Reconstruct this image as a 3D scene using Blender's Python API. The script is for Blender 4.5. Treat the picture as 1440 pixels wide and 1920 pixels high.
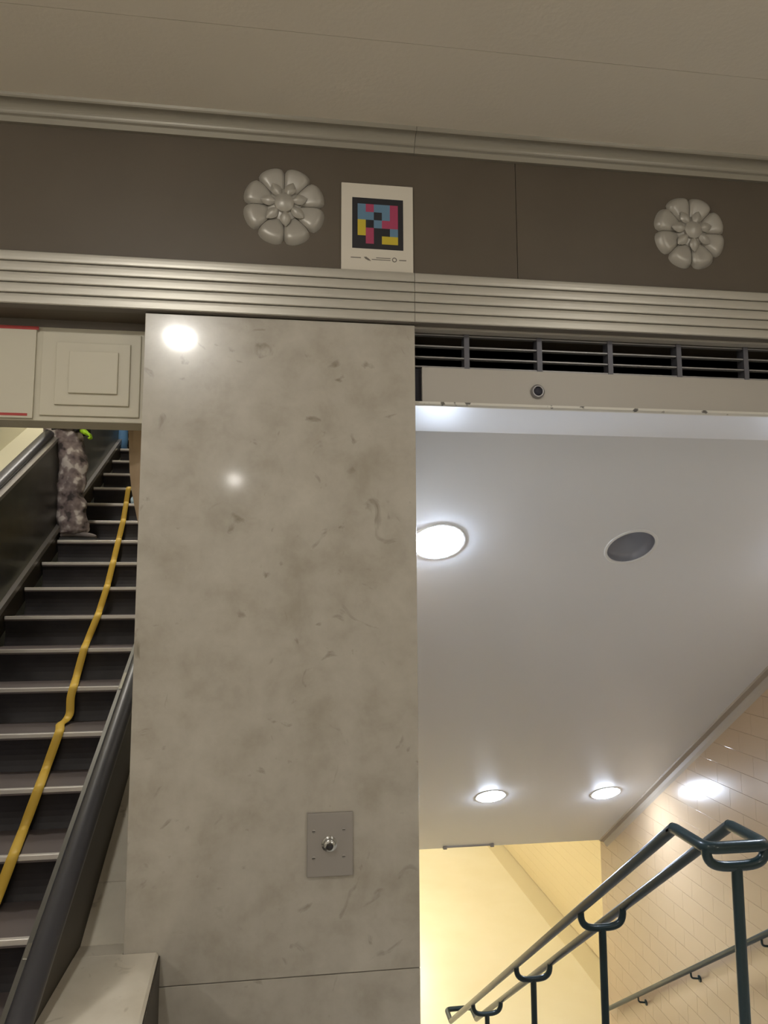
import bpy, bmesh, math, random
from mathutils import Vector, Matrix
random.seed(7)
for o in list(bpy.data.objects): bpy.data.objects.remove(o)
S = bpy.context.scene
C = S.collection
EYE = 1.93                       # camera height above the hall floor; coordinates below are relative to the eye

# ------------------------------------------------------------------ camera
FPX, YAW, PITCH, ROLL = 1327.0, 0.134514, 0.109531, -0.003614
_f = Vector((math.sin(YAW)*math.cos(PITCH), math.cos(YAW)*math.cos(PITCH), math.sin(PITCH)))
_r = Vector((math.cos(YAW), -math.sin(YAW), 0)); _u = _r.cross(_f)
_rt = _r*math.cos(ROLL) + _u*math.sin(ROLL); _up = -_r*math.sin(ROLL) + _u*math.cos(ROLL)
cam_d = bpy.data.cameras.new('camera'); cam = bpy.data.objects.new('camera', cam_d); C.objects.link(cam)
cam_d.sensor_fit = 'VERTICAL'; cam_d.sensor_height = 36.0; cam_d.lens = 36.0*FPX/1920.0
cam_d.clip_start = 0.05; cam_d.clip_end = 100
M = Matrix((_rt, _up, -_f)).transposed().to_4x4(); M.translation = (0, 0, EYE)
cam.matrix_world = M
S.camera = cam

# ------------------------------------------------------------------ world, exposure
w = bpy.data.worlds.new('world'); S.world = w; w.use_nodes = True
w.node_tree.nodes['Background'].inputs[0].default_value = (0.9, 0.95, 1.0, 1)
w.node_tree.nodes['Background'].inputs[1].default_value = 0.05
S.view_settings.view_transform = 'Standard'; S.view_settings.look = 'None'
S.view_settings.gamma = 1.0; S.view_settings.use_curve_mapping = False
S.view_settings.exposure = 0.0
HALL_LAMP = 340.0; STAIR_LAMP = 135.0; LOWER_LAMP = 66.0; SHAFT_LAMP = 120.0

def pix(px, py):
    return (_rt*((px-720)/FPX) + _up*((960-py)/FPX) + _f)
def proj(p):
    p = Vector(p); d = p.dot(_f); return 720+FPX*p.dot(_rt)/d, 960-FPX*p.dot(_up)/d
def on_y(px, py, y): d = pix(px, py); return d*(y/d.y)
def on_z(px, py, z): d = pix(px, py); return d*(z/d.z)
def on_x(px, py, x): d = pix(px, py); return d*(x/d.x)

# ------------------------------------------------------------------ materials
def mat(name, col, rough=.5, metal=0., coat=0., coat_r=.1, emit=None, noise=None, bump=None, spec=.5):
    m = bpy.data.materials.new(name); m.use_nodes = True
    nt = m.node_tree; b = nt.nodes['Principled BSDF']
    b.inputs['Base Color'].default_value = (*col, 1); b.inputs['Roughness'].default_value = rough
    b.inputs['Metallic'].default_value = metal; b.inputs['Coat Weight'].default_value = coat
    b.inputs['Coat Roughness'].default_value = coat_r; b.inputs['Specular IOR Level'].default_value = spec
    if emit:
        b.inputs['Emission Color'].default_value = (*emit[0], 1); b.inputs['Emission Strength'].default_value = emit[1]
    tc = None
    if noise or bump: tc = nt.nodes.new('ShaderNodeTexCoord')
    if noise:            # (scale, [(pos, colour)...], detail)
        n = nt.nodes.new('ShaderNodeTexNoise'); n.inputs['Scale'].default_value = noise[0]
        n.inputs['Detail'].default_value = noise[2] if len(noise) > 2 else 4
        nt.links.new(tc.outputs['Object'], n.inputs['Vector'])
        r = nt.nodes.new('ShaderNodeValToRGB'); e = r.color_ramp.elements
        e[0].position, e[0].color = noise[1][0][0], (*noise[1][0][1], 1)
        e[1].position, e[1].color = noise[1][-1][0], (*noise[1][-1][1], 1)
        for p, c in noise[1][1:-1]:
            k = e.new(p); k.color = (*c, 1)
        nt.links.new(n.outputs['Fac'], r.inputs['Fac']); nt.links.new(r.outputs['Color'], b.inputs['Base Color'])
    if bump:             # (scale, strength)
        n2 = nt.nodes.new('ShaderNodeTexNoise'); n2.inputs['Scale'].default_value = bump[0]
        n2.inputs['Detail'].default_value = 3
        nt.links.new(tc.outputs['Object'], n2.inputs['Vector'])
        bp = nt.nodes.new('ShaderNodeBump'); bp.inputs['Strength'].default_value = bump[1]; bp.inputs['Distance'].default_value = .01
        nt.links.new(n2.outputs['Fac'], bp.inputs['Height']); nt.links.new(bp.outputs['Normal'], b.inputs['Normal'])
    return m

def marble_mat(name, base, dark, light, rough, coat):
    m = mat(name, base, rough, coat=coat, coat_r=.085, spec=.5)
    nt = m.node_tree; b = nt.nodes['Principled BSDF']
    tc = nt.nodes.new('ShaderNodeTexCoord')
    n = nt.nodes.new('ShaderNodeTexNoise'); n.inputs['Scale'].default_value = 5.5; n.inputs['Detail'].default_value = 8; n.inputs['Roughness'].default_value = .62; n.inputs['Distortion'].default_value = .15
    nt.links.new(tc.outputs['Object'], n.inputs['Vector'])
    r = nt.nodes.new('ShaderNodeValToRGB'); e = r.color_ramp.elements
    e[0].position, e[0].color = .32, (*dark, 1); e[1].position, e[1].color = .70, (*light, 1)
    k = e.new(.5); k.color = (*base, 1)
    nt.links.new(n.outputs['Fac'], r.inputs['Fac'])
    n2 = nt.nodes.new('ShaderNodeTexNoise'); n2.inputs['Scale'].default_value = 6.5; n2.inputs['Detail'].default_value = 5; n2.inputs['Distortion'].default_value = 2.2
    nt.links.new(tc.outputs['Object'], n2.inputs['Vector'])
    r2 = nt.nodes.new('ShaderNodeValToRGB'); e = r2.color_ramp.elements
    e[0].position, e[0].color = .25, (.62, .6, .56, 1); e[1].position, e[1].color = .36, (1, 1, 1, 1)
    nt.links.new(n2.outputs['Fac'], r2.inputs['Fac'])
    mx = nt.nodes.new('ShaderNodeMix'); mx.data_type = 'RGBA'; mx.blend_type = 'MULTIPLY'; mx.inputs[0].default_value = 1
    nt.links.new(r.outputs['Color'], mx.inputs[6]); nt.links.new(r2.outputs['Color'], mx.inputs[7])
    nt.links.new(mx.outputs[2], b.inputs['Base Color'])
    return m

MT = dict(
    ceil=mat('hall_ceiling_paint', (.79, .725, .62), .6, bump=(60, .1)),
    frieze=mat('brown_panel', (.105, .086, .064), .5, noise=(3, [(.3, (.094, .074, .053)), (.7, (.108, .086, .062))])),
    crown=mat('crown_metal', (.31, .285, .235), .42, .3, bump=(20, .05)),
    band=mat('satin_band', (.50, .475, .42), .40, .55),
    groove=mat('band_groove', (.16, .14, .12), .6),
    rosette=mat('silvered_plaster', (.40, .375, .33), .38, .25),
    cream=mat('cream_panel', (.58, .54, .43), .45),
    cream_wall=mat('cream_wall', (.70, .66, .50), .5),
    red=mat('red_line', (.40, .035, .03), .5),
    white=mat('sign_white', (.66, .61, .52), .5),
    black=mat('sign_black', (.012, .012, .017), .5),
    blue=mat('sign_blue', (.115, .22, .33), .5),
    pink=mat('sign_pink', (.38, .045, .11), .5),
    yellow=mat('sign_yellow', (.55, .43, .03), .5),
    ink=mat('sign_ink', (.16, .14, .12), .6),
    marble=marble_mat('pillar_marble', (.445, .41, .35), (.37, .333, .275), (.51, .475, .41), .27, .5),
    marble2=marble_mat('kerb_marble', (.76, .70, .59), (.70, .64, .53), (.81, .75, .64), .3, .4),
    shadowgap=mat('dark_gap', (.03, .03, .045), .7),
    grille=mat('grille_steel', (.30, .29, .29), .4, .5),
    duct=mat('duct_dark', (.11, .115, .21), .6),
    upright=mat('grille_upright', (.13, .13, .15), .45, .4),
    lintel=mat('lintel_paint', (.47, .44, .395), .4),
    lip=mat('lintel_edge_paint', (.70, .68, .62), .35, noise=(26, [(.30, (.12, .11, .10)), (.36, (.70, .68, .62))], 3)),
    sceil=mat('stair_ceiling_paint', (.80, .81, .84), .42),
    tile=mat('peach_tile', (.50, .365, .235), .24, coat=.55, coat_r=.07),
    tileback=mat('tile_joint', (.46, .335, .215), .5),
    cove=mat('cove_paint', (.40, .345, .28), .5),
    guide=mat('handrail_guide_metal', (.17, .165, .15), .35, .5),
    ytile=mat('yellow_tile', (.82, .70, .44), .25, coat=.3),
    lfloor=mat('lower_floor', (.86, .80, .61), .28, noise=(1.5, [(.3, (.84, .77, .57)), (.7, (.88, .82, .64))])),
    lborder=mat('lower_floor_border', (.72, .64, .44), .35),
    rail=mat('dark_green_rail', (.014, .032, .036), .33, coat=.25, coat_r=.12, spec=.35),
    concrete=mat('stair_stone', (.42, .38, .32), .6),
    hfloor=mat('hall_floor', (.62, .58, .51), .35),
    hwall=mat('hall_wall', (.62, .58, .50), .6),
    trim_white=mat('lamp_trim', (.8, .8, .8), .3),
    can=mat('lamp_can', (.30, .31, .36), .4, .3),
    lamp_stair=mat('stair_lamp_lens', (1, 1, 1), .3, emit=((.71, .82, 1.0), STAIR_LAMP)),
    lamp_hall=mat('hall_lamp_lens', (1, 1, 1), .3, emit=((1.0, .965, .895), HALL_LAMP)),
    lamp_low=mat('lower_lamp_lens', (1, 1, 1), .3, emit=((1.0, .905, .69), LOWER_LAMP)),
    lamp_shaft=mat('shaft_lamp_lens', (1, 1, 1), .3, emit=((1.0, .95, .86), SHAFT_LAMP)),
    tread=mat('step_tread', (.15, .125, .125), .55, .3),
    riser=mat('step_riser', (.022, .019, .023), .5, .2, noise=(5, [(.35, (.018, .016, .019)), (.65, (.034, .030, .034))])),
    nosing=mat('step_nosing', (.74, .70, .67), .35, .4),
    balus=mat('balustrade_panel', (.075, .08, .072), .3, .6, noise=(1.5, [(.35, (.085, .088, .078)), (.65, (.16, .165, .148))])),
    skirt=mat('skirt_trim', (.36, .34, .33), .35, .7),
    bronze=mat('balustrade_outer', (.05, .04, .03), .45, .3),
    rubber=mat('handrail_rubber', (.045, .044, .052), .38),
    hose=mat('yellow_hose', (.80, .53, .08), .5),
    steel=mat('plate_steel', (.38, .355, .33), .42, .5),
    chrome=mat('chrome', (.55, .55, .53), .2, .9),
    darkmetal=mat('dark_metal', (.05, .045, .04), .35, .5),
    camo=mat('camouflage_cloth', (.3, .27, .27), .85, noise=(11, [(.38, (.05, .04, .042)), (.45, (.17, .13, .135)), (.55, (.25, .205, .205)), (.62, (.52, .47, .46))], 2.5), bump=(16, .8)),
    jacket=mat('black_jacket', (.015, .015, .02), .8),
    boot=mat('grey_boot', (.17, .145, .145), .6),
    sole=mat('boot_sole', (.03, .03, .03), .7),
    hivis=mat('hivis_glove', (.40, .72, .02), .6),
    skin=mat('skin', (.45, .29, .2), .5),
    hair=mat('hair', (.03, .02, .015), .7),
    blueb=mat('blue_plastic', (.12, .28, .55), .45),
    tan=mat('tan_cloth', (.42, .31, .20), .85, noise=(6, [(.3, (.36, .26, .165)), (.7, (.46, .345, .225))], 4)),
    paper=mat('pale_blue_paper', (.45, .62, .78), .5),
)

# ------------------------------------------------------------------ helpers
WL = {}
def wl(o): return WL[o.name] if o is not None else Vector((0, 0, 0))
def tag(o, label=None, cat=None, group=None, kind=None):
    if label: o['label'] = label
    if cat: o['category'] = cat
    if group: o['group'] = group
    if kind: o['kind'] = kind
    return o
def empty(name, loc, label=None, cat=None, group=None, kind=None, parent=None):
    o = bpy.data.objects.new(name, None); C.objects.link(o)
    l = Vector(loc) + Vector((0, 0, EYE)); WL[o.name] = l
    o.empty_display_size = .1
    if parent is not None: o.parent = parent
    o.location = l - wl(parent)
    return tag(o, label, cat, group, kind)
def link_mesh(name, me, origin, parent=None):
    o = bpy.data.objects.new(name, me); C.objects.link(o)
    WL[o.name] = Vector(origin)
    if parent is not None: o.parent = parent
    o.location = Vector(origin) - wl(parent)
    return o
def dup(o, delta, parent=None):
    c = o.copy(); C.objects.link(c); WL[c.name] = WL[o.name] + Vector(delta)
    c.parent = parent
    c.location = WL[c.name] - wl(parent)
    return c
class MB:
    def __init__(s): s.v = []; s.f = []
    def add(s, v, f):
        b = len(s.v); s.v += [tuple(p) for p in v]; s.f += [tuple(b+i for i in q) for q in f]; return s
    def box(s, x0, x1, y0, y1, z0, z1, bev=0.):
        if bev <= 0:
            return s.add([(x0,y0,z0),(x1,y0,z0),(x1,y1,z0),(x0,y1,z0),(x0,y0,z1),(x1,y0,z1),(x1,y1,z1),(x0,y1,z1)],
                  [(0,3,2,1),(4,5,6,7),(0,1,5,4),(1,2,6,5),(2,3,7,6),(3,0,4,7)])
        bm = bmesh.new(); bmesh.ops.create_cube(bm, size=1)
        for q in bm.verts: q.co = Vector(((x0+x1)/2+q.co.x*(x1-x0), (y0+y1)/2+q.co.y*(y1-y0), (z0+z1)/2+q.co.z*(z1-z0)))
        bmesh.ops.bevel(bm, geom=bm.edges[:], offset=bev, segments=2, affect='EDGES', profile=.6)
        bm.verts.index_update()
        s.add([q.co[:] for q in bm.verts], [[q.index for q in f.verts] for f in bm.faces]); bm.free(); return s
    def prism_x(s, prof, x0, x1):            # closed (y,z) outline extruded along x
        n = len(prof)
        s.add([(x0,)+tuple(p) for p in prof] + [(x1,)+tuple(p) for p in prof],
              [(i, (i+1) % n, n+(i+1) % n, n+i) for i in range(n)] + [tuple(range(n))[::-1], tuple(range(n, 2*n))]); return s
    def prism_y(s, prof, y0, y1):            # closed (x,z) outline
        n = len(prof)
        s.add([(p[0], y0, p[1]) for p in prof] + [(p[0], y1, p[1]) for p in prof],
              [(i, (i+1) % n, n+(i+1) % n, n+i) for i in range(n)] + [tuple(range(n))[::-1], tuple(range(n, 2*n))]); return s
    def tube(s, path, r, n=12, r2=None, side=None, cap=True):
        P = [Vector(p) for p in path]; m = len(P); vs = []
        prev = None
        for i, p in enumerate(P):
            t = (P[min(i+1, m-1)] - P[max(i-1, 0)]).normalized()
            if side is not None: a = (Vector(side) - t*Vector(side).dot(t)).normalized()
            elif prev is None:
                h = Vector((0, 0, 1)) if abs(t.z) < .9 else Vector((1, 0, 0)); a = (h - t*h.dot(t)).normalized()
            else: a = (prev - t*prev.dot(t)).normalized()
            prev = a; b = t.cross(a)
            ra = r[i] if isinstance(r, (list, tuple)) else r
            rb = ra if r2 is None else r2
            for k in range(n):
                q = 2*math.pi*k/n; vs.append(p + a*ra*math.cos(q) + b*rb*math.sin(q))
        fs = [(i*n+k, i*n+(k+1) % n, (i+1)*n+(k+1) % n, (i+1)*n+k) for i in range(m-1) for k in range(n)]
        if cap: fs += [tuple(range(n))[::-1], tuple(range((m-1)*n, m*n))]
        return s.add(vs, fs)
    def lathe(s, prof, o, axis, n=24, ring=False):       # prof: (radius, height along axis)
        o = Vector(o); ax = Vector(axis).normalized(); h = Vector((1, 0, 0)) if abs(ax.x) < .9 else Vector((0, 0, 1))
        a = (h - ax*h.dot(ax)).normalized(); b = ax.cross(a)
        vs = [o + ax*hh + (a*math.cos(2*math.pi*k/n) + b*math.sin(2*math.pi*k/n))*rr for rr, hh in prof for k in range(n)]
        m = len(prof)
        fs = [(i*n+k, i*n+(k+1) % n, (i+1)*n+(k+1) % n, (i+1)*n+k) for i in range(m-1) for k in range(n)]
        if ring: fs += [((m-1)*n+k, (m-1)*n+(k+1) % n, (k+1) % n, k) for k in range(n)]
        else: fs += [tuple(range(n))[::-1], tuple(range((m-1)*n, m*n))]
        return s.add(vs, fs)
    def build(s, name, m, parent=None, smooth=False, origin=None, label=None, cat=None, group=None, kind=None):
        vs = [Vector(p) + Vector((0, 0, EYE)) for p in s.v]
        if origin is None:
            lo = [min(p[i] for p in vs) for i in range(3)]; hi = [max(p[i] for p in vs) for i in range(3)]
            origin = Vector(((lo[0]+hi[0])/2, (lo[1]+hi[1])/2, lo[2]))
        else: origin = Vector(origin) + Vector((0, 0, EYE))
        me = bpy.data.meshes.new(name); me.from_pydata([p - origin for p in vs], [], s.f)
        bm = bmesh.new(); bm.from_mesh(me); bmesh.ops.recalc_face_normals(bm, faces=bm.faces[:])
        if smooth:
            for f in bm.faces: f.smooth = True
            for e in bm.edges:
                if len(e.link_faces) == 2 and e.calc_face_angle(0) > math.radians(40): e.smooth = False
        bm.to_mesh(me); bm.free()
        me.materials.append(m)
        return tag(link_mesh(name, me, origin, parent), label, cat, group, kind)
def arc(pts, rad, n=5):
    """round the corners of a polyline"""
    P = [Vector(p) for p in pts]; out = [P[0]]
    for i in range(1, len(P)-1):
        a, b, c = P[i-1], P[i], P[i+1]
        d1 = (a-b); d2 = (c-b); r = min(rad, d1.length*.48, d2.length*.48)
        s, e = b+d1.normalized()*r, b+d2.normalized()*r
        for k in range(n+1):
            t = k/n; out.append(s*(1-t)**2 + b*2*t*(1-t) + e*t*t)
    out.append(P[-1]); return out

# ================================================================== the setting
WY = 2.5                     # plane of the front wall
FL = -EYE                    # hall floor
CZ = 1.715                   # hall ceiling
PX0, PX1 = -.51, .456        # pillar sides
MZ0, MZ1 = .98, 1.172        # fluted moulding
XW = 3.41                    # wall beside the stairs
ST = .734                    # slope of the stairs
LF = -5.2                    # lower floor

# floors
MB().box(-5, 5.2, -8, 3.0, FL-.3, FL).build('floor', MT['hfloor'], kind='structure')
# hall ceiling: slab and panels with a seam along the wall
seam = on_z(900, 95, CZ).y
ce = MB().box(-5, 5.2, -8, 2.52, CZ+.01, CZ+.15).build('ceiling', MT['ceil'], kind='structure')
for y0, y1 in ((-8, seam-.0007), (seam+.0007, WY-.075)):
    MB().box(-5, 5.2, y0, y1, CZ, CZ+.0105).build('ceiling_panel', MT['ceil'], ce)
# hall shell behind the camera
MB().box(-5.2, 5.4, -8.2, -8, FL, CZ+.15).build('wall_back', MT['hwall'], kind='structure')
MB().box(-5.2, -5, -8, 2.5, FL, CZ+.15).build('wall_left', MT['hwall'], kind='structure')
MB().box(5.2, 5.4, -8, 2.5, FL, CZ+.15).build('wall_hall', MT['hwall'], kind='structure')

# frieze with seams
fr = MB().box(-5, 5.2, WY+.02, WY+.3, MZ0, CZ+.1).build('wall_front', MT['frieze'], kind='structure')
sx = on_y(968, 400, WY).x
for x0, x1 in ((-5, -2.2), (-2.198, sx-.0012), (sx+.0012, sx+1.9), (sx+1.902, 5.2)):
    MB().box(x0, x1, WY, WY+.021, MZ1-.01, CZ).build('frieze_panel', MT['frieze'], fr)
# parts of the front wall left of the escalator and right of the stairs
MB().box(-5, -2.62, WY, WY+.3, FL, MZ0).build('wall_front_escalator', MT['hwall'], kind='structure')
MB().box(XW, 5.2, WY, WY+.3, FL, MZ0).build('wall_front_stairs', MT['hwall'], kind='structure')

# fluted moulding, two lengths meeting above the pillar's edge
t1 = MB().box(-5, 5.2, WY-.016, WY+.02, MZ0, MZ1).build('trim_1', MT['groove'], kind='structure')
bh = (MZ1-MZ0)/5
for x0, x1 in ((-5, PX1-.004), (PX1-.0025, 5.2)):
    for i in range(5):
        z0 = MZ0 + i*bh + .0018; z1 = MZ0 + (i+1)*bh - .0018
        zc = (z0+z1)/2
        MB().prism_x([(WY-.01, z0), (WY-.021, z0), (WY-.0235, z0+.003), (WY-.0242, zc-.006), (WY-.0242, zc+.006), (WY-.0235, z1-.003), (WY-.021, z1), (WY-.01, z1)], x0, x1).build('flute_band', MT['band'], t1)
# crown moulding below the ceiling
prof = [(WY, 1.648), (WY-.014, 1.648), (WY-.018, 1.656), (WY-.022, 1.664), (WY-.027, 1.667)]
for k in range(9):
    a = k/8*math.pi/2; prof.append((WY-.03-.035*(1-math.cos(a)), 1.668+.033*math.sin(a)))
prof += [(WY-.072, 1.701), (WY-.076, 1.706), (WY-.078, CZ), (WY, CZ)]
MB().prism_x(prof, -5, PX1).build('trim_2', MT['crown'], kind='structure')
MB().prism_x(prof, PX1+.0015, 5.2).build('trim_3', MT['crown'], kind='structure')

# ------------------------------------------------------------------ marble pillar
pil = empty('marble_pillar', ((PX0+PX1)/2, WY+.3, FL), 'wide mottled beige marble pillar between escalator and stairs', 'pillar')
JZ = -1.266
MB().box(PX0+.02, PX1-.02, WY+.02, WY+.9, FL, MZ0-.001).build('core', MT['groove'], pil)
MB().box(PX0, PX1, WY, WY+.03, JZ+.0015, MZ0-.004, .002).build('slab', MT['marble'], pil)
MB().box(PX0, PX1, WY, WY+.03, FL, JZ-.0015, .002).build('slab', MT['marble'], pil)
for x0, x1 in ((PX0, PX0+.021), (PX1-.021, PX1)):
    MB().box(x0, x1, WY+.031, WY+.9, FL, MZ0-.004, .002).build('slab', MT['marble'], pil)

# ------------------------------------------------------------------ rosettes on the frieze
R0 = .153
def petal_mesh():
    vs, fs = [], []; nu, nv = 10, 12; half = math.pi/8*.985
    for i in range(nu+1):
        u = i/nu
        for j in range(nv+1):
            v = -1+2*j/nv
            a = v*half + math.pi/8
            edge = R0*(.845 + .155*max(0., 1-abs(v)**2.6)**.5)
            rr = R0*.26 + (edge-R0*.26)*u
            prof = (.35 + .65*math.sin(min(1, u/.78)*math.pi/2)) if u < .78 else math.cos((u-.78)/.22*math.pi/2)**.6
            h = (.011 + .013*(1-abs(v)**4)**.6)*prof
            if i == nu: h = 0
            vs.append((rr*math.cos(a), -h, rr*math.sin(a)))
    for i in range(nu):
        for j in range(nv):
            q = i*(nv+1)+j; fs.append((q, q+1, q+nv+2, q+nv+1))
    me = bpy.data.meshes.new('petal'); me.from_pydata(vs, [], fs)
    for p in me.polygons: p.use_smooth = True
    me.materials.append(MT['rosette']); return me
def leaf_mesh():
    vs, fs = [], []; n, m = 6, 6
    for i in range(n+1):
        u = i/n
        for j in range(m+1):
            v = -1+2*j/m
            wd = math.sin(math.pi*(.12+.86*u))*.36
            a = v*wd; rr = R0*(.17+.40*u)
            h = .022 + .014*math.sin(math.pi*(.15+.8*u))*(1-v*v*.75)
            vs.append((rr*math.cos(a), -h, rr*math.sin(a)))
    for i in range(n):
        for j in range(m):
            q = i*(m+1)+j; fs.append((q, q+1, q+m+2, q+m+1))
    me = bpy.data.meshes.new('inner_leaf'); me.from_pydata(vs, [], fs)
    for p in me.polygons: p.use_smooth = True
    me.materials.append(MT['rosette']); return me
PM, LM = petal_mesh(), leaf_mesh()
def rosette(px, py, label):
    c = on_y(px, py, WY)
    e = empty('rosette', (c.x, WY, c.z), label, 'rosette', 'silvered flower rosettes on the frieze')
    for k in range(8):
        p = link_mesh('petal', PM, WL[e.name], e); p.rotation_euler = (0, -k*math.pi/4, 0)
    for k in range(7):
        p = link_mesh('inner_leaf', LM, WL[e.name], e); p.rotation_euler = (0, -k*2*math.pi/7-.3, 0)
    MB().lathe([(R0*.42, -.001), (R0*.40, .016), (R0*.30, .022), (.001, .024)], (c.x, WY, c.z), (0, -1, 0), 24).build('base_disc', MT['rosette'], e, True)
    MB().lathe([(R0*.24, .018), (R0*.23, .032), (R0*.15, .041), (.001, .044)], (c.x, WY, c.z), (0, -1, 0), 20).build('centre_boss', MT['rosette'], e, True)
rosette(533, 388, 'larger silvered flower rosette beside the coloured square sign')
rosette(1292, 438, 'silvered flower rosette on the frieze above the stair opening')

# ------------------------------------------------------------------ coloured code sign
px0, px1, pz0, pz1 = .181, .451, 1.171, 1.513
sg = empty('wall_sign', ((px0+px1)/2, WY, pz0), 'white upright sign with black field of blue, pink and yellow squares', 'sign')
PW, PH = px1-px0, pz1-pz0
yf = WY-.012
MB().box(px0, px1, yf, WY, pz0+.001, pz1, .002).build('board', MT['white'], sg)
bx0, bx1, bz1, bz0 = px0+.15*PW, px0+.86*PW, pz1-.165*PH, pz1-.745*PH
bf = MB().box(bx0, bx1, yf-.0008, yf+.001, bz0, bz1).build('black_field', MT['black'], sg)
grid = ['BPBBP', 'BBKBP', 'YKBPP', 'YPKKB', 'KPKYY']
gx0 = bx0+.105*(bx1-bx0); gx1 = bx0+.895*(bx1-bx0); gz1 = bz1-.12*(bz1-bz0); gz0 = bz1-.90*(bz1-bz0)
cw, ch = (gx1-gx0)/5, (gz1-gz0)/5
for r, row in enumerate(grid):
    for c, k in enumerate(row):
        if k == 'K': continue
        MB().box(gx0+c*cw, gx0+(c+1)*cw, yf-.0013, yf-.0003, gz1-(r+1)*ch, gz1-r*ch).build('colour_square', MT[{'B': 'blue', 'P': 'pink', 'Y': 'yellow'}[k]], bf)
tz = pz1-.865*PH
def ink(x0, x1, z0, z1): MB().box(px0+x0*PW, px0+x1*PW, yf-.0008, yf+.001, tz+z0, tz+z1).build('printed_line', MT['ink'], sg)
ink(.13, .27, .003, .006); ink(.48, .68, .006, .0085); ink(.42, .68, -.001, .0015); ink(.80, .90, .001, .004)
MB().prism_y([(px0+.31*PW, tz+.008), (px0+.345*PW, tz+.009), (px0+.385*PW, tz+.001), (px0+.41*PW, tz-.006), (px0+.37*PW, tz-.004), (px0+.335*PW, tz+.001)], yf-.0009, yf+.001).build('leaf_mark', MT['ink'], sg)
MB().lathe([(.009, -.001), (.009, .0008), (.006, .0009), (.006, -.0005)], (px0+.735*PW, yf, tz+.003), (0, -1, 0), 16, True).build('ring_mark', MT['ink'], sg)

# ------------------------------------------------------------------ plate with key knob on the pillar
a = on_y(576, 1524, WY); b = on_y(661, 1638, WY)
kp = empty('key_switch_plate', ((a.x+b.x)/2, WY, b.z), 'square metal wall plate with a round key knob low on the pillar', 'switch plate')
MB().box(a.x, b.x, WY-.012, WY, b.z, a.z, .002).build('plate', MT['steel'], kp)
for px, py in ((588, 1557), (644, 1553), (588, 1607), (644, 1603)):
    c = on_y(px, py, WY)
    sc = MB().lathe([(.006, .011), (.006, .0132), (.004, .014)], (c.x, WY, c.z), (0, -1, 0), 12).build('screw', MT['steel'], kp)
    MB().box(c.x-.005, c.x+.005, WY-.0146, WY-.0138, c.z-.001, c.z+.001).build('screw_slot', MT['darkmetal'], sc)
c = on_y(617, 1580, WY)
kn = MB().lathe([(.026, .011), (.026, .016), (.021, .020), (.019, .034), (.015, .037), (.001, .037)], (c.x, WY, c.z), (0, -1, 0), 24).build('knob', MT['chrome'], kp, True)
MB().lathe([(.012, .036), (.012, .039), (.009, .041)], (c.x, WY, c.z), (0, -1, 0), 16).build('key_barrel', MT['darkmetal'], kn, True)
MB().box(c.x-.008, c.x+.008, WY-.0425, WY-.0405, c.z-.0015, c.z+.0015).build('key_slot', MT['shadowgap'], kn)

# ------------------------------------------------------------------ header above the escalator
HY = 2.62; hz0, hz1 = .605, .952
hd = MB().box(-2.62, PX0-.002, HY, HY+.125, hz0, hz1, .003).build('wall_header', MT['cream'], kind='structure')
def hbox(p0, p1, y, th, nm, par):
    a = on_y(p0[0], p0[1], y); b = on_y(p1[0], p1[1], y)
    return MB().box(a.x, b.x, y, y+th, b.z, a.z, .003).build(nm, MT['cream'], par)
o1 = hbox((80, 621), (260, 783), HY-.010, .012, 'raised_panel', hd)
o2 = hbox((106, 640), (241, 762), HY-.020, .0115, 'raised_panel', hd)
o3 = hbox((130, 657), (219, 739), HY-.030, .0115, 'raised_panel', hd)
MB().box(-2.62, PX0, HY+.0, WY+.35, hz1, MZ0).build('trim_4', MT['groove'], kind='structure')
sb = empty('sign_board', (-1.4, HY-.012, .612), 'cream sign board edged with red lines over the escalator', 'sign')
MB().box(-1.75, -.908, HY-.012, HY-.001, .611, .949, .002).build('board', MT['cream'], sb)
MB().box(-1.75, -.90, HY-.0135, HY-.0115, .936, .948).build('red_stripe', MT['red'], sb)
MB().box(-1.75, -.925, HY-.0135, HY-.0115, .619, .628).build('red_stripe', MT['red'], sb)

# ------------------------------------------------------------------ vent grille and lintel over the stairs
LY = 2.55; lz0, lz1 = .700, .835
MB().box(PX1, XW, LY+.2, LY+.25, lz1-.02, MZ0).build('wall_duct', MT['duct'], kind='structure')
vg = empty('vent_grille', (2.0, LY+.02, lz1), 'long dark vent grille with thin bars above the stair opening', 'vent')
gz = [on_y(785, y, LY+.012).z for y in (627, 648, 669, 687)]
for i, z in enumerate(gz):
    MB().box(PX1+.004, XW, LY+.010, LY+.03, z-.0026, z+.0026).build('bar', MT['grille'], vg)
x = on_y(876, 655, LY).x
while x < XW:
    MB().box(x-.010, x+.010, LY+.006, LY+.05, lz1, gz[0]+.006).build('upright', MT['upright'], vg); x += .2895
MB().box(PX1, XW, WY+.02, LY+.012, gz[0]+.006, MZ0).build('trim_5', MT['lintel'], kind='structure')
ln = MB().box(.492, XW, LY, LY+.2, lz0, lz1, .002).build('wall_lintel', MT['lintel'], kind='structure')
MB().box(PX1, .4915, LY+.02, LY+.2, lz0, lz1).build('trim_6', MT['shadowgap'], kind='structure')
MB().prism_x([(LY-.006, lz0+.001), (LY-.006, lz0-.008), (LY+.004, lz0-.014), (LY+.015, lz0-.014), (LY+.015, lz0+.001)], PX1+.002, XW).build('trim_7', MT['lip'], kind='structure')
c = on_y(1007, 735, LY)
sn = empty('ceiling_sensor', (c.x, LY, c.z-.027), 'small round sensor on the beam above the stairs', 'sensor')
MB().lathe([(.027, -.001), (.027, .008), (.022, .014), (.018, .014), (.017, .0)], (c.x, LY, c.z), (0, -1, 0), 24, True).build('housing', MT['grille'], sn, True)
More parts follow.
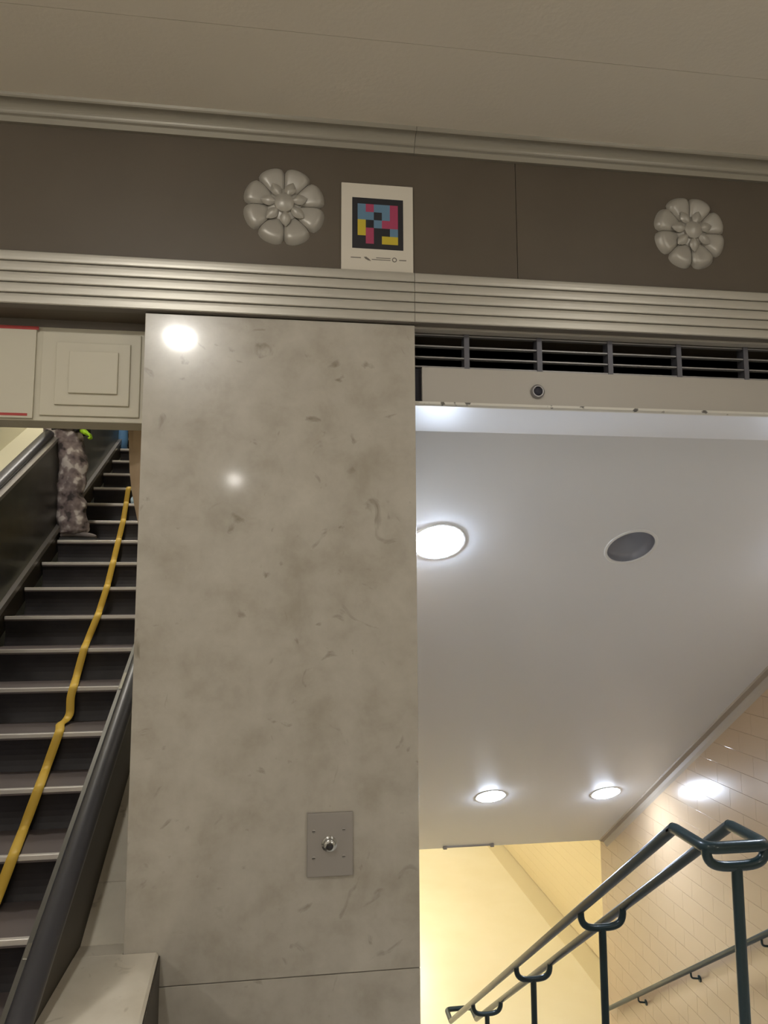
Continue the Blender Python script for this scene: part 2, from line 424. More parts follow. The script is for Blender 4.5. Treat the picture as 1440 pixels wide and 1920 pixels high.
MB().lathe([(.017, .002), (.016, .012), (.010, .018), (.001, .020)], (c.x, LY, c.z-.001), (0, -1, 0), 20).build('lens', MT['shadowgap'], sn, True)

# ------------------------------------------------------------------ stair ceiling with lamp openings
SZ = lz0-.014
SY = on_z(785, 808, SZ).y
CE = 7.55                                    # where the sloping ceiling stops
def cz(y): return SZ - ST*(y-SY)
MB().box(PX1, XW+.1, LY+.2, SY, SZ, SZ+.3).build('ceiling_soffit_beam', MT['sceil'], kind='structure')
MB().box(PX1, XW, LY+.015, LY+.2, SZ, lz0).build('ceiling_soffit', MT['sceil'], kind='structure')
ln_ = math.sqrt(1+ST*ST); VD = Vector((0, 1, -ST))/ln_; ND = Vector((0, -ST, -1))/ln_   # along the slope, and its downward normal
def cpt(px, py):
    d = pix(px, py); y = (SZ+ST*SY)/(d.z+ST*d.y)*d.y; return d*(y/d.y)
LAMPS = [(822, 1016, 1, 'lit recessed downlight nearest the marble pillar'), (1183, 1026, 0, 'dark unlit recessed downlight in the sloping ceiling'),
         (920, 1493, 1, 'lit downlight low on the sloping ceiling, the one farther from the tiled wall'),
         (1136, 1487, 1, 'lit downlight low on the sloping ceiling, close to the tiled wall')]
lamps = [(cpt(px, py), on, lab) for px, py, on, lab in LAMPS]
lamps.append((Vector((lamps[3][0].x, lamps[0][0].y, lamps[0][0].z)), 1, 'lit recessed downlight high on the ceiling beside the tiled wall'))
LR = .128
bm = bmesh.new()
o0 = Vector((0, SY, SZ))
def up_(x, s): return Vector((x, 0, 0)) + o0 + VD*s
L_ = (CE-SY)*ln_
ed = []
def loop(pts):
    vs = [bm.verts.new(p) for p in pts]
    for i in range(len(vs)): ed.append(bm.edges.new((vs[i], vs[(i+1) % len(vs)])))
loop([up_(PX1-.02, 0), up_(XW+.1, 0), up_(XW+.1, L_), up_(PX1-.02, L_)])
for c, on, lab in lamps:
    loop([c + Vector((1, 0, 0))*LR*math.cos(k*math.pi/16) + VD*LR*math.sin(k*math.pi/16) for k in range(32)])
bmesh.ops.triangle_fill(bm, use_beauty=True, edges=ed)
bmesh.ops.delete(bm, geom=[f for f in bm.faces if any((f.calc_center_median()-c).length < LR*.97 for c, _, _ in lamps)], context='FACES_ONLY')
bm.verts.index_update()
mb = MB().add([v.co[:] for v in bm.verts], [[v.index for v in f.verts] for f in bm.faces]); bm.free()
sc = mb.build('ceiling_stairs', MT['sceil'], kind='structure')
for p in sc.data.polygons:
    if p.normal.z > 0: p.flip()
up = [up_(PX1-.02, 0)-ND*.4, up_(XW+.1, 0)-ND*.4, up_(XW+.1, L_)-ND*.4, up_(PX1-.02, L_)-ND*.4]
lo = [up_(PX1-.02, 0), up_(XW+.1, 0), up_(XW+.1, L_), up_(PX1-.02, L_)]
MB().add(up+lo, [(0, 1, 2, 3), (2, 3, 7, 6), (0, 1, 5, 4), (0, 3, 7, 4), (1, 2, 6, 5)]).build('ceiling_slab', MT['sceil'], kind='structure')
for c, on, lab in lamps:
    e = empty('recessed_downlight', c, lab, 'downlight', 'round downlights in the stair ceiling')
    MB().lathe([(LR, .0), (LR+.001, .004), (LR+.010, .005), (LR+.016, .003), (LR+.017, 0), (LR, -.004)], c, ND, 40, True).build('trim_ring', MT['trim_white'], e, True)
    vs = MB()
    n = 40
    prof = [(LR+.001, .001), (LR-.002, -.035), (LR-.02, -.055), (.001, -.075)]
    A, B = Vector((1, 0, 0)), VD
    V = [c + ND*h + (A*math.cos(2*math.pi*k/n)+B*math.sin(2*math.pi*k/n))*r for r, h in prof for k in range(n)]
    F = [(i*n+k, i*n+(k+1) % n, (i+1)*n+(k+1) % n, (i+1)*n+k) for i in range(len(prof)-1) for k in range(n)]
    vs.add(V, F).build('reflector_can', MT['can'], e, True)
    if on:
        MB().lathe([(LR-.003, -.02), (LR-.004, .004), (LR-.02, .012), (LR*.6, .022), (LR*.3, .027), (.002, .028)], c, ND, 32).build('lens', MT['lamp_stair'], e, True)

# ------------------------------------------------------------------ wall beside the stairs, tiled
TH, TW, TG = .152, .305, .0016
wr = MB().box(XW, XW+.25, 2.8, CE+.12, LF, SZ+.3).build('wall_right', MT['tileback'], kind='structure')
tme = None
def tiles(parent, x, y0, y1, zlo, zhi, m, facing=-1):
    global tme
    me = None; row = 0
    z = LF + .02
    while z < zhi(y0) + TH:
        off = (TW/2 if row % 2 else 0); y = y0 - off
        while y < y1:
            ya, yb = max(y, y0), min(y+TW, y1)
            if yb-ya > .03 and z+TH < zhi(ya) + TH*1.6 and z > zlo(yb):
                full = abs((yb-ya)-TW) < 1e-4
                if full and me is not None:
                    link_mesh('tile', me, Vector((x, (ya+yb)/2, z+EYE)), parent)
                else:
                    o = MB().box(x-.008, x+.002, ya+TG/2, yb-TG/2, z+TG/2, z+TH-TG/2, .0008).build('tile', m, parent, origin=(x, (ya+yb)/2, z))
                    if full: me = o.data
            y += TW
        z += TH; row += 1
tiles(wr, XW, 4.2, CE+.12, lambda y: -1.03-ST*(y-3.0)-1.25, cz, MT['tile'])
MB().box(XW-.012, XW+.002, 2.8, CE+.12, LF, LF+.02).build('skirting_strip', MT['tile'], wr)
# lower dado of the same tile where it is out of view
MB().add([(XW-.006, 2.8, -1.03+.3), (XW-.006, 4.2, -1.03-ST*1.2-.0), (XW-.006, 4.2, LF), (XW-.006, 2.8, LF), (XW+.01, 2.8, -.73), (XW+.01, 4.2, -1.911), (XW+.01, 4.2, LF), (XW+.01, 2.8, LF)],
         [(0, 1, 2, 3), (4, 5, 6, 7), (0, 1, 5, 4), (1, 2, 6, 5), (2, 3, 7, 6), (3, 0, 4, 7)]).build('tile_field', MT['tile'], wr)
MB().box(XW-.006, XW+.01, 2.8, 4.2, -1.9, SZ+.1).build('tile_field', MT['tile'], wr)
MB().add([(XW-.0055, 4.2, -3.15), (XW-.0055, CE+.12, -3.15-ST*(CE+.12-4.2)), (XW-.0055, CE+.12, LF), (XW-.0055, 4.2, LF), (XW+.001, 4.2, -3.15), (XW+.001, CE+.12, -3.15-ST*(CE+.12-4.2)), (XW+.001, CE+.12, LF), (XW+.001, 4.2, LF)],
         [(0, 1, 2, 3), (4, 5, 6, 7), (0, 1, 5, 4), (1, 2, 6, 5), (2, 3, 7, 6), (3, 0, 4, 7)]).build('tile_field', MT['tile'], wr)
# cove along ceiling and wall
cv = MB()
q = [(XW, .02), (XW-.075, .001), (XW-.07, -.012), (XW-.03, -.022), (XW-.022, -.05), (XW-.008, -.075), (XW, -.075)]
V = []
for s in (0, L_):
    for x, n in q: V.append(Vector((x, 0, 0)) + o0 + VD*s - ND*n)
n = len(q); cv.add(V, [(i, (i+1) % n, n+(i+1) % n, n+i) for i in range(n)] + [tuple(range(n)), tuple(range(n, 2*n))])
cv.build('trim_8', MT['cove'], kind='structure')
# inner wall of the stairs behind the pillar
MB().box(PX1-.15, PX1-.021, WY+.9, CE, LF, SZ+.3).build('wall_stairs', MT['tile'], kind='structure')

# stairs down
RIS = 19; rz = (LF-FL)/RIS; ry = -rz/ST
pr = [(3.0, FL)]
y, z = 3.0, FL
for k in range(RIS):
    z += rz; pr.append((y, z)); y += ry; pr.append((y, z))
pr += [(y, LF-.3), (3.0, LF-.3)]
MB().prism_x(pr, PX1-.02, XW).build('floor_stairs', MT['concrete'], kind='structure')
SEND = y
# lower passage
XP = 4.42
MB().box(-6, XP+.2, SEND, 19, LF-.3, LF).build('floor_lower', MT['lfloor'], kind='structure')
MB().box(XP-.33, XP, CE+.12, 19, LF, LF+.004).build('baseboard_lower', MT['lborder'], kind='structure')
wp = MB().box(XP, XP+.2, CE-.2, 19, LF, -2.4).build('wall_passage', MT['tileback'], kind='structure')
tiles(wp, XP, 9.4, 16.2, lambda y: LF-1, lambda y: -3.3, MT['ytile'])
MB().box(XP-.006, XP+.001, CE-.2, 9.4, LF, -2.5).build('tile_field', MT['ytile'], wp)
MB().box(XP-.006, XP+.001, 16.2, 19, LF, -2.5).build('tile_field', MT['ytile'], wp)
MB().box(XP-.006, XP+.001, 9.4, 16.2, -3.05, -2.5).build('tile_field', MT['ytile'], wp)
MB().box(XW, XP, CE+.0, CE+.12, LF, -2.4).build('wall_return', MT['ytile'], kind='structure')
MB().box(-6, XP, 19, 19.2, LF, -2.4).build('wall_far', MT['ytile'], kind='structure')
MB().box(-6.2, -6, SEND-2, 19, LF, -2.4).build('wall_low_side', MT['ytile'], kind='structure')
MB().box(-6, PX1-.15, CE-.15, CE, LF, -2.4).build('wall_low_near', MT['ytile'], kind='structure')
LCZ = cz(CE)
MB().box(-6, XP+.2, CE+.001, 19, LCZ+.0, LCZ+.25).build('ceiling_lower', MT['sceil'], kind='structure')
for i, (x, y) in enumerate(((1.1, 8.6), (-1.0, 9.6), (1.6, 11.6), (-.4, 12.6), (2.6, 14.6))):
    e = empty('ceiling_light', (x, y, LCZ-.06), ['warm ceiling light just past the foot of the stairs', 'warm ceiling light in the left half of the lower passage, near the stairs', 'warm ceiling light midway down the lower passage', 'warm ceiling light past the middle of the lower passage', 'warm ceiling light farthest down the lower passage'][i], 'ceiling light', 'warm lights of the lower passage')
    MB().box(x-.09, x+.09, y-.62, y+.62, LCZ-.035, LCZ, .004).build('housing', MT['trim_white'], e)
    MB().box(x-.075, x+.075, y-.6, y+.6, LCZ-.06, LCZ-.034, .012).build('diffuser', MT['lamp_low'], e)
# rod under the edge of the sloping ceiling
ra = on_y(834, 1588, CE-.04); rb = on_y(922, 1585, CE-.04)
hr = empty('hanger_rod', ((ra.x+rb.x)/2, CE-.04, ra.z), 'short grey rod hung from the lower edge of the sloping ceiling', 'rod')
MB().tube([(ra.x-.02, ra.y, ra.z), (rb.x+.02, rb.y, ra.z)], .012, 10).build('rod', MT['steel'], hr, True)
for x in (ra.x, rb.x):
    MB().box(x-.02, x+.02, ra.y-.022, ra.y+.022, ra.z-.02, cz(ra.y)+.01, .004).build('clip', MT['steel'], hr)

# ------------------------------------------------------------------ double handrail in the middle of the stairs
RL, RR_, rr = 1.668, 1.93, .0235
def rzl(y): return -1.03 - ST*(y-3.0)
YB = 7.46; YF = 2.755; YE = YB+.2
hrl = empty('stair_handrail', ((RL+RR_)/2, 2.755, FL), 'dark green double tube handrail running down the middle of the stairs', 'handrail')
for x in (RL, RR_):
    MB().tube([(x, 3.0, rzl(3.0)), (x, YB, rzl(YB))], rr, 14).build('rail', MT['rail'], hrl, True)
MB().tube(arc([(RL, 3.0+.03, rzl(3.03)), (RL, 3.0, rzl(3.0)), (RL, YF, rzl(3.0)), (RR_, YF, rzl(3.0)), (RR_, 3.0, rzl(3.0)), (RR_, 3.03, rzl(3.03))], .045), rr, 14).build('end_loop', MT['rail'], hrl, True)
MB().tube(arc([(RL, YB-.03, rzl(YB-.03)), (RL, YB, rzl(YB)), (RL, YE, rzl(YB)), (RR_, YE, rzl(YB)), (RR_, YB, rzl(YB)), (RR_, YB-.03, rzl(YB-.03))], .045), rr, 14).build('end_loop', MT['rail'], hrl, True)
def stair_z(y):
    return FL if y < 3 else max(LF, FL + rz*(math.floor((y-3.0)/ry)+1))
for y in (YF+.012, 4.07, 5.29, 6.57):
    zt = rzl(max(y, 3.0)); d = .078 if y < 3 else .105; xm = (RL+RR_)/2
    MB().tube([(xm-math.copysign(abs(math.cos(q))**.62, math.cos(q))*((RR_-RL)/2-.004), y, zt-.005-(d-.005)*math.sin(q)**.62) for q in [math.pi*i/20 for i in range(21)]], rr*.85, 12).build('bracket', MT['rail'], hrl, True)
    MB().tube([(xm, y, zt-d), (xm, y, stair_z(y))], rr*.92, 14).build('post', MT['rail'], hrl, True)
# handrail along the tiled wall
wx = XW-.085
wrl = empty('wall_handrail', (wx, 5.4, -3.2), 'dark green handrail fixed along the tiled wall', 'handrail')
wz = lambda y: -2.385 - .730*(y-4.811)
MB().tube(arc([(wx, 3.2, wz(3.4)), (wx, 3.4, wz(3.4)), (wx, 7.5, wz(7.5)), (wx, 7.52, wz(7.52))], .08), .021, 12).build('rail', MT['rail'], wrl, True)
for y in (3.92, 4.87, 5.82, 6.77):
    z = wz(y)
    bk = MB().tube(arc([(wx, y, z-.012), (wx, y, z-.065), (XW-.01, y, z-.075)], .03), .008, 8).build('bracket', MT['rail'], wrl, True)
    MB().lathe([(.026, 0), (.026, .006), (.012, .012)], (XW-.008, y, z-.075), (-1, 0, 0), 14).build('rose', MT['rail'], bk, True)

# ------------------------------------------------------------------ hall downlights (overhead; some mirrored in pillar or moulding, others added as fill)
def hall_lamp(x, y, lab, k=1.):
    e = empty('hall_downlight', (x, y, CZ-.02), lab, 'downlight', 'round downlights in the hall ceiling')
    MB().lathe([(a*k, b*k) for a, b in ((.085, -.002), (.11, -.002), (.115, .004), (.105, .010), (.085, .006))], (x, y, CZ), (0, 0, -1), 28, True).build('trim_ring', MT['trim_white'], e, True)
    MB().lathe([(a*k, b*k) for a, b in ((.086, -.001), (.084, .012), (.072, .04), (.045, .055), (.001, .06))], (x, y, CZ), (0, 0, -1), 24).build('lens', MT['lamp_hall'], e, True)
hall_lamp(-.74, .24, 'hall downlight mirrored at the top of the pillar')
hall_lamp(-.84, -6.05, 'hall downlight farthest behind, mirrored midway up the pillar', .7)
hall_lamp(1.9, .4, 'hall downlight mirrored in the moulding above the stairs', .5)
hall_lamp(-3.4, -1.2, 'added fill downlight over the side of the escalators')  # from here on unseen fill lamps, added to brighten the hall
hall_lamp(-3.4, -4.6, 'added fill downlight in the corner behind the escalators')
hall_lamp(3.6, -6.4, 'added fill downlight at the back of the hall')
hall_lamp(3.4, -2.6, 'added fill downlight over the side of the stairs')

# ------------------------------------------------------------------ escalator
r_ = .2; g_ = r_/.575; Y0 = 3.1424; Z0 = -1.3745
XL, XR = -1.935, -.87
def ny(k): return Y0 + g_*k
def nz(k): return Z0 + r_*k
es = empty('escalator', ((XL+XR)/2, 2.2, FL), 'dark stopped escalator rising beside the marble pillar', 'escalator')
def hl(y): return Z0 + .575*(y-Y0)                     # nosing line
xm = (XL+XR)/2
st0 = MB().box(XL, XR, ny(0), ny(0)+g_+.03, nz(0)-.03, nz(0), .003).build('step', MT['tread'], es, origin=(xm, ny(0), nz(0)))
pf = [(ny(0)+.006, nz(0)-.024)] + [(ny(0)+.012+.02*math.sin(i/6*math.pi*.9), nz(0)-.03-i*.17/6) for i in range(7)]
pf2 = pf + [(ny(0)+.06, pf[-1][1]), (ny(0)+.06, nz(0)-.024)]
ri0 = MB().prism_x(pf2, XL+.002, XR-.002).build('riser', MT['riser'], st0, origin=(xm, ny(0), nz(0)))
no0 = MB().box(XL+.002, XR-.002, ny(0)-.004, ny(0)+.022, nz(0)-.020, nz(0)+.003, .003).build('nosing', MT['nosing'], st0, origin=(xm, ny(0), nz(0)))
for k in range(-2, 23):
    if k == 0: continue
    d = Vector((0, g_*k, r_*k))
    s_ = dup(st0, d, es)
    for ch in (ri0, no0): dup(ch, d, s_)
YT = ny(22)+.4
def incl(y0, y1, dz0, dz1): return [(y0, hl(y0)+dz0), (y1, hl(y1)+dz0), (y1, hl(y1)+dz1), (y0, hl(y0)+dz1)]
# left balustrade
for i in range(4):
    ya, yb = 2.0+i*2.45, 2.0+(i+1)*2.45-.004
    MB().prism_x(incl(ya, yb, .07, .86), XL-.10, XL-.03).build('inner_panel', MT['balus'], es)
MB().prism_x(incl(2.0, YT, -.12, .075), XL-.03, XL-.004).build('skirt_panel', MT['bronze'], es)
MB().prism_x(incl(2.0, YT, .055, .10), XL-.045, XL+.006).build('skirt_trim', MT['skirt'], es)
MB().tube([(XL-.115, y, hl(y)+.905) for y in (1.9, YT)], .05, 14, r2=.032, side=(1, 0, 0)).build('handrail', MT['rubber'], es, True)
MB().prism_x(incl(2.0, YT, .855, .885), XL-.19, XL-.02).build('handrail_guide', MT['skirt'], es)
MB().prism_x(incl(2.0, YT, .50, .62), XL-.62, XL-.10).build('outer_deck', MT['cream_wall'], es)
# right balustrade
HXR = -.675
MB().prism_x(incl(2.0, YT, .07, .81), HXR-.045, HXR-.028).build('inner_panel', MT['balus'], es)
MB().prism_x(incl(2.0, YT, -.12, .075), XR+.004, XR+.03).build('skirt_panel', MT['bronze'], es)
MB().prism_x(incl(2.0, YT, .05, .07), XR+.004, HXR-.028).build('inner_deck', MT['bronze'], es)
MB().prism_x(incl(1.9, YT, .82, .850), HXR-.062, HXR+.02).build('handrail_guide', MT['guide'], es)
for py0, py1 in ((1262, 1292), (1772, 1800)):  # bright slips added as the glints of lamps on the guide
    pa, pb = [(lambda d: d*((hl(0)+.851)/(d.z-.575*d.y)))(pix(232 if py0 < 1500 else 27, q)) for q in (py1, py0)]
    MB().prism_x(incl(min(pa.y, pb.y), max(pa.y, pb.y), .849, .8535), HXR-.058, HXR-.030).build('glint_plate', MT['chrome'], es)
hp = [(HXR, .9, -1.155), (HXR, 1.55, -1.155), (HXR, 1.85, -1.135), (HXR, 2.0, hl(2.0)+.885)] + [(HXR, y, hl(y)+.885) for y in (2.3, 3, 5, 8, YT)]
MB().tube(arc(hp[:5], .12)+[Vector(p) for p in hp[5:]], .035, 16, r2=.030, side=(1, 0, 0)).build('handrail', MT['rubber'], es, True)
MB().prism_x(incl(1.9, YT, .45, .86), HXR-.027, HXR+.012).build('outer_panel', MT['bronze'], es)
# marble kerb between balustrade and pillar
kb = empty('marble_kerb', (-.55, 2.0, FL), 'pale marble kerb beside the escalator, stepping up along the pillar', 'kerb')
KZ = -1.158; KC = 2.575
kv = [(HXR+.013, 1.0), (-.315, 1.0), (-.400, WY-.002), (HXR+.013, WY-.002)]
MB().add([(x, y, FL) for x, y in kv] + [(x, y, KZ-.008) for x, y in kv] + [(x+dx, y+dy, KZ) for (x, y), (dx, dy) in zip(kv, ((0, .008), (-.008, .008), (-.008, 0), (0, 0)))],
         [(3, 2, 1, 0), (8, 9, 10, 11)] + [(i+4*l, (i+1) % 4+4*l, (i+1) % 4+4*l+4, i+4*l+4) for l in (0, 1) for i in range(4)]).build('block', MT['marble2'], kb)
def sl(y): return KZ + .575*(y-KC)
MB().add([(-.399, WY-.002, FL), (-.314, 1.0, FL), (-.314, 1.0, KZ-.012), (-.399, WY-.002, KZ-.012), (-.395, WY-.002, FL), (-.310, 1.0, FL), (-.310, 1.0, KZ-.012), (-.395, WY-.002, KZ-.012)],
         [(0, 1, 2, 3), (4, 5, 6, 7), (0, 1, 5, 4), (1, 2, 6, 5), (2, 3, 7, 6), (3, 0, 4, 7)]).build('dark_side_sheet', MT['bronze'], kb)  # thin dark sheet over the kerb's right face
MB().box(HXR+.013, PX0-.002, WY-.001, KC-.001, FL, KZ, .002).build('block', MT['marble2'], kb)
for ya, yb in ((KC, 2.78), (2.783, 3.3), (3.303, 3.9), (3.903, 5.0)):
    MB().prism_x([(ya, sl(ya)), (yb, sl(yb)), (yb, sl(yb)-.5), (ya, sl(ya)-.5)], HXR+.013, PX0-.002).build('sloping_slab', MT['marble2'], kb)
# shaft walls
SXL = XL-.62
MB().box(SXL-.1, SXL, WY+.3, 14, FL, 5.0).build('wall_shaft', MT['cream_wall'], kind='structure')
MB().box(PX0-.0, PX0+.1, WY+.9, 14, FL, 5.0).build('wall_shaft_inner', MT['cream_wall'], kind='structure')
def shc(y): return hl(y)+2.75
MB().prism_x([(3.2, shc(3.2)), (14, shc(14)), (14, shc(14)+.2), (3.2, shc(3.2)+.2)], SXL-.1, PX0+.1).build('ceiling_shaft', MT['cream_wall'], kind='structure')
MB().box(SXL-.1, PX0+.1, 12.6, 12.7, 3.0, 7.0).build('wall_shaft_end', MT['cream_wall'], kind='structure')
for i, y in enumerate((4.6, 7.0, 9.4)):
    x = -1.9; z = shc(y)-.13
    e = empty('shaft_light', (x, y, z-.03), ['shaft light over the lowest escalator steps', 'shaft light over the middle of the escalator', 'shaft light over the upper escalator steps'][i], 'ceiling light', 'lights over the escalator')
    MB().lathe([(.02, -.12), (.02, -.01), (.16, -.005), (.16, .03), (.14, .04)], (x, y, z), (0, 0, -1), 24).build('housing', MT['trim_white'], e, True)
    MB().lathe([(.139, .039), (.13, .055), (.08, .07), (.001, .075)], (x, y, z), (0, 0, -1), 24).build('lens', MT['lamp_shaft'], e, True)

# ------------------------------------------------------------------ yellow hose down the steps
HN = {1: (26, 1603), 2: (73, 1478), 3: (111, 1373), 4: (138, 1288), 5: (158, 1215), 6: (183, 1155), 7: (200, 1103), 8: (212, 1055), 9: (222, 1014), 10: (231, 977), 11: (236, 947), 12: (240.5, 917)}
HN[0] = (-35, 1762); HN[-1] = (-120, 1960)
ks = sorted(HN)
def hose_x(y, z):          # the hose lies in one nearly straight line down the flight
    py = proj((-1.3, y, z))[1]
    for i in range(len(ks)-1):
        (xa, ya), (xb, yb) = HN[ks[i]], HN[ks[i+1]]
        if yb <= py <= ya or i == len(ks)-2 or (i == 0 and py > ya):
            t = (py-ya)/(yb-ya); return on_y(xa+(xb-xa)*t, py, y).x
path = []
for k in range(12, -2, -1):
    q = [(ny(k)+.03, nz(k)+.016), (ny(k)-.010, nz(k)+.008)]
    if k > -1: q += [(ny(k)-.018, nz(k)-.05), (ny(k)-.022, nz(k-1)+.05), (ny(k)-.05, nz(k-1)+.018), (ny(k)-.15, nz(k-1)+.014)]
    if k == 12: q[0] = (ny(k)+.2, nz(k)+.014)
    for y, z in q: path.append([hose_x(y, z), y, z])
    if k == 4:
        path[-3][0] = on_y(132, 1330, ny(4)-.02).x; path[-2][0] = on_y(124, 1344, ny(4)-.05).x; path[-1][0] = on_y(113, 1352, ny(3)+.2).x
path[0][0] = path[1][0]+.02
MB().tube(arc(path, .03, 3), .0235, 10, r2=.009, side=(1, 0, 0)).build('yellow_hose', MT['hose'], smooth=True, label='yellow flat hose trailing down over the escalator steps', cat='hose')

# ------------------------------------------------------------------ blue bag, tan cloth, pale paper
k = 15; a = on_y(214, 850, ny(k)+.12); b = on_y(239, 850, ny(k)+.12)
xc, hw = (a.x+b.x)/2, (b.x-a.x)/2
mb = MB(); n = 16; V = []
lv = [(.0, .55), (.03, .85), (.12, .98), (.24, 1.0), (.34, .92), (.42, .7), (.47, .35)]
for i, (h, s) in enumerate(lv):
    for j in range(n):
        t = 2*math.pi*j/n; wv = 1+.08*math.sin(3*t+i*1.3)
        V.append((xc+hw*s*wv*math.cos(t), ny(k)+.12+.09*s*wv*math.sin(t), nz(k)+.002+h))
F = [(i*n+j, i*n+(j+1) % n, (i+1)*n+(j+1) % n, (i+1)*n+j) for i in range(len(lv)-1) for j in range(n)] + [tuple(range(n)), tuple(range((len(lv)-1)*n, len(lv)*n))]
mb.add(V, F).build('blue_bag', MT['blueb'], smooth=True, label='bright blue bag standing high on the escalator steps', cat='bag')
# tan cloth hanging beside the pillar
cy = 2.86
out = [(241, 800), (240, 822), (240, 850), (241, 883), (245, 917), (252, 950), (260, 983), (264, 1010)]
mb = MB(); V = []; m = 9
for i, (px, py) in enumerate(out):
    e = on_y(px, py, cy); xr = PX0+.004
    for j in range(m):
        t = j/(m-1); x = e.x + (xr-e.x)*t
        V.append((x, cy + .02*math.sin(t*7+i*.6)*(1-t*.5) - .0*t, e.z))
off = len(V)
V += [(x, y+.006, z) for x, y, z in V]
n = len(out)
F = [(i*m+j, i*m+j+1, (i+1)*m+j+1, (i+1)*m+j) for i in range(n-1) for j in range(m-1)]
F += [tuple(off+q for q in f) for f in F]
bd = [j for j in range(m)] + [i*m+m-1 for i in range(1, n)] + [(n-1)*m+j for j in range(m-2, -1, -1)] + [i*m for i in range(n-2, 0, -1)]
F += [(bd[i], bd[(i+1) % len(bd)], off+bd[(i+1) % len(bd)], off+bd[i]) for i in range(len(bd))]
mb.add(V, F).build('tan_cloth', MT['tan'], smooth=True, label='tan cloth hanging at the side of the marble pillar', cat='cloth')
# crumpled pale paper
a = on_y(245, 946, ny(11)-.01)
bm = bmesh.new(); bmesh.ops.create_icosphere(bm, subdivisions=2, radius=1)
for v in bm.verts:
    q = 1+.25*random.uniform(-1, 1); v.co = Vector((v.co.x*.034*q, v.co.y*.03*q, v.co.z*.04*q)) + Vector((a.x+.02, ny(11)+.03, nz(11)+.036))
bm.verts.index_update()
pp = MB().add([v.co[:] for v in bm.verts], [[v.index for v in f.verts] for f in bm.faces]); bm.free()
pp.build('crumpled_paper', MT['paper'], label='small pale blue crumpled paper on an escalator step', cat='paper')

# ------------------------------------------------------------------ worker on the escalator
def skin_obj(name, m, verts, edges, parent, root=0, sub=2, origin=None):
    """verts: (x,y,z,r[,r2]) relative to the eye"""
    org = Vector(origin) + Vector((0, 0, EYE))
    me = bpy.data.meshes.new(name)
    me.from_pydata([Vector(v[:3]) + Vector((0, 0, EYE)) - org for v in verts], edges, [])
    o = link_mesh(name, me, org, parent); me.materials.append(m)
    md = o.modifiers.new('skin', 'SKIN'); md.use_smooth_shade = True
    for i, v in enumerate(verts):
        d = me.skin_vertices[0].data[i]; d.radius = (v[3], v[4] if len(v) > 4 else v[3]); d.use_root = (i == root)
    s = o.modifiers.new('sub', 'SUBSURF'); s.levels = sub; s.render_levels = sub
    return o
k = 9; GZ = nz(k)+.003; FY = ny(k)
BX = on_y(137, 900, FY+.14).x            # body axis
ny_, fy_ = FY+.075, FY+.235              # near and far foot rows
pe = empty('person', (BX, FY+.15, GZ), 'person in camouflage trousers standing side-on on the escalator', 'person')
cy_ = FY+.155
hz = lambda h: GZ+h
g0 = on_y(166, 817, cy_-.22)
body_v = [(BX-.09, cy_, hz(.96), .10, .12), (BX-.07, cy_, hz(1.12), .125, .155), (BX-.03, cy_, hz(1.32), .125, .17), (BX+.01, cy_, hz(1.45), .08, .12), (BX+.02, cy_, hz(1.53), .052), (BX+.035, cy_, hz(1.60), .075), (BX+.035, cy_, hz(1.69), .088, .078), (BX+.02, cy_, hz(1.76), .06),
          (BX-.06, ny_+.01, hz(.90), .06), (BX+.03, ny_, hz(.50), .045), (BX-.02, ny_, hz(.10), .04),
          (BX-.08, fy_, hz(.90), .06), (BX-.01, fy_, hz(.50), .045), (BX-.06, fy_, hz(.10), .04),
          (BX, cy_-.20, hz(1.42), .06), (BX-.02, cy_-.24, hz(1.14), .045), (g0.x-.08, cy_-.22, g0.z+.06, .032),
          (BX, cy_+.20, hz(1.42), .06), (BX-.03, cy_+.24, hz(1.14), .045), (BX+.06, cy_+.22, hz(1.22), .032)]
body_e = [(0, 1), (1, 2), (2, 3), (3, 4), (4, 5), (5, 6), (6, 7), (0, 8), (8, 9), (9, 10), (0, 11), (11, 12), (12, 13), (3, 14), (14, 15), (15, 16), (3, 17), (17, 18), (18, 19)]
skin_obj('body', MT['skin'], body_v, body_e, pe, origin=(BX, cy_, GZ))
# baggy trousers bunched over the boots
tm = MB()
def limb(pts, ry): tm.tube([(x, y, z) for x, y, z, r in pts], [p[3] for p in pts], 20, r2=ry, side=(1, 0, 0))
limb([(BX-.10, cy_, hz(1.08), .13), (BX-.11, cy_, hz(1.02), .155), (BX-.11, cy_, hz(.94), .165), (BX-.09, cy_, hz(.86), .15), (BX-.07, cy_, hz(.80), .10)], .17)
limb([(BX-.08, ny_+.02, hz(.95), .13), (BX-.055, ny_+.01, hz(.87), .145), (BX-.03, ny_, hz(.79), .135), (BX+.0, ny_, hz(.71), .125), (BX+.018, ny_, hz(.64), .130), (BX+.008, ny_, hz(.56), .112), (BX+.02, ny_, hz(.48), .122),
      (BX+.0, ny_, hz(.40), .108), (BX+.02, ny_, hz(.32), .124), (BX+.008, ny_, hz(.24), .110), (BX+.03, ny_, hz(.16), .130), (BX+.035, ny_, hz(.09), .125), (BX+.04, ny_, hz(.05), .10)], .085)
limb([(BX-.10, fy_, hz(.92), .13), (BX-.08, fy_, hz(.78), .12), (BX-.05, fy_, hz(.60), .105), (BX-.06, fy_, hz(.45), .10), (BX-.04, fy_, hz(.30), .11), (BX-.05, fy_, hz(.18), .105), (BX-.03, fy_, hz(.08), .11)], .08)
tr = tm.build('trousers', MT['camo'], pe, True)
sm = tr.modifiers.new('sub', 'SUBSURF'); sm.levels = 2; sm.render_levels = 2
tx = bpy.data.textures.new('folds', 'CLOUDS'); tx.noise_scale = .10
dm = tr.modifiers.new('folds', 'DISPLACE'); dm.texture = tx; dm.strength = .06; dm.mid_level = .5
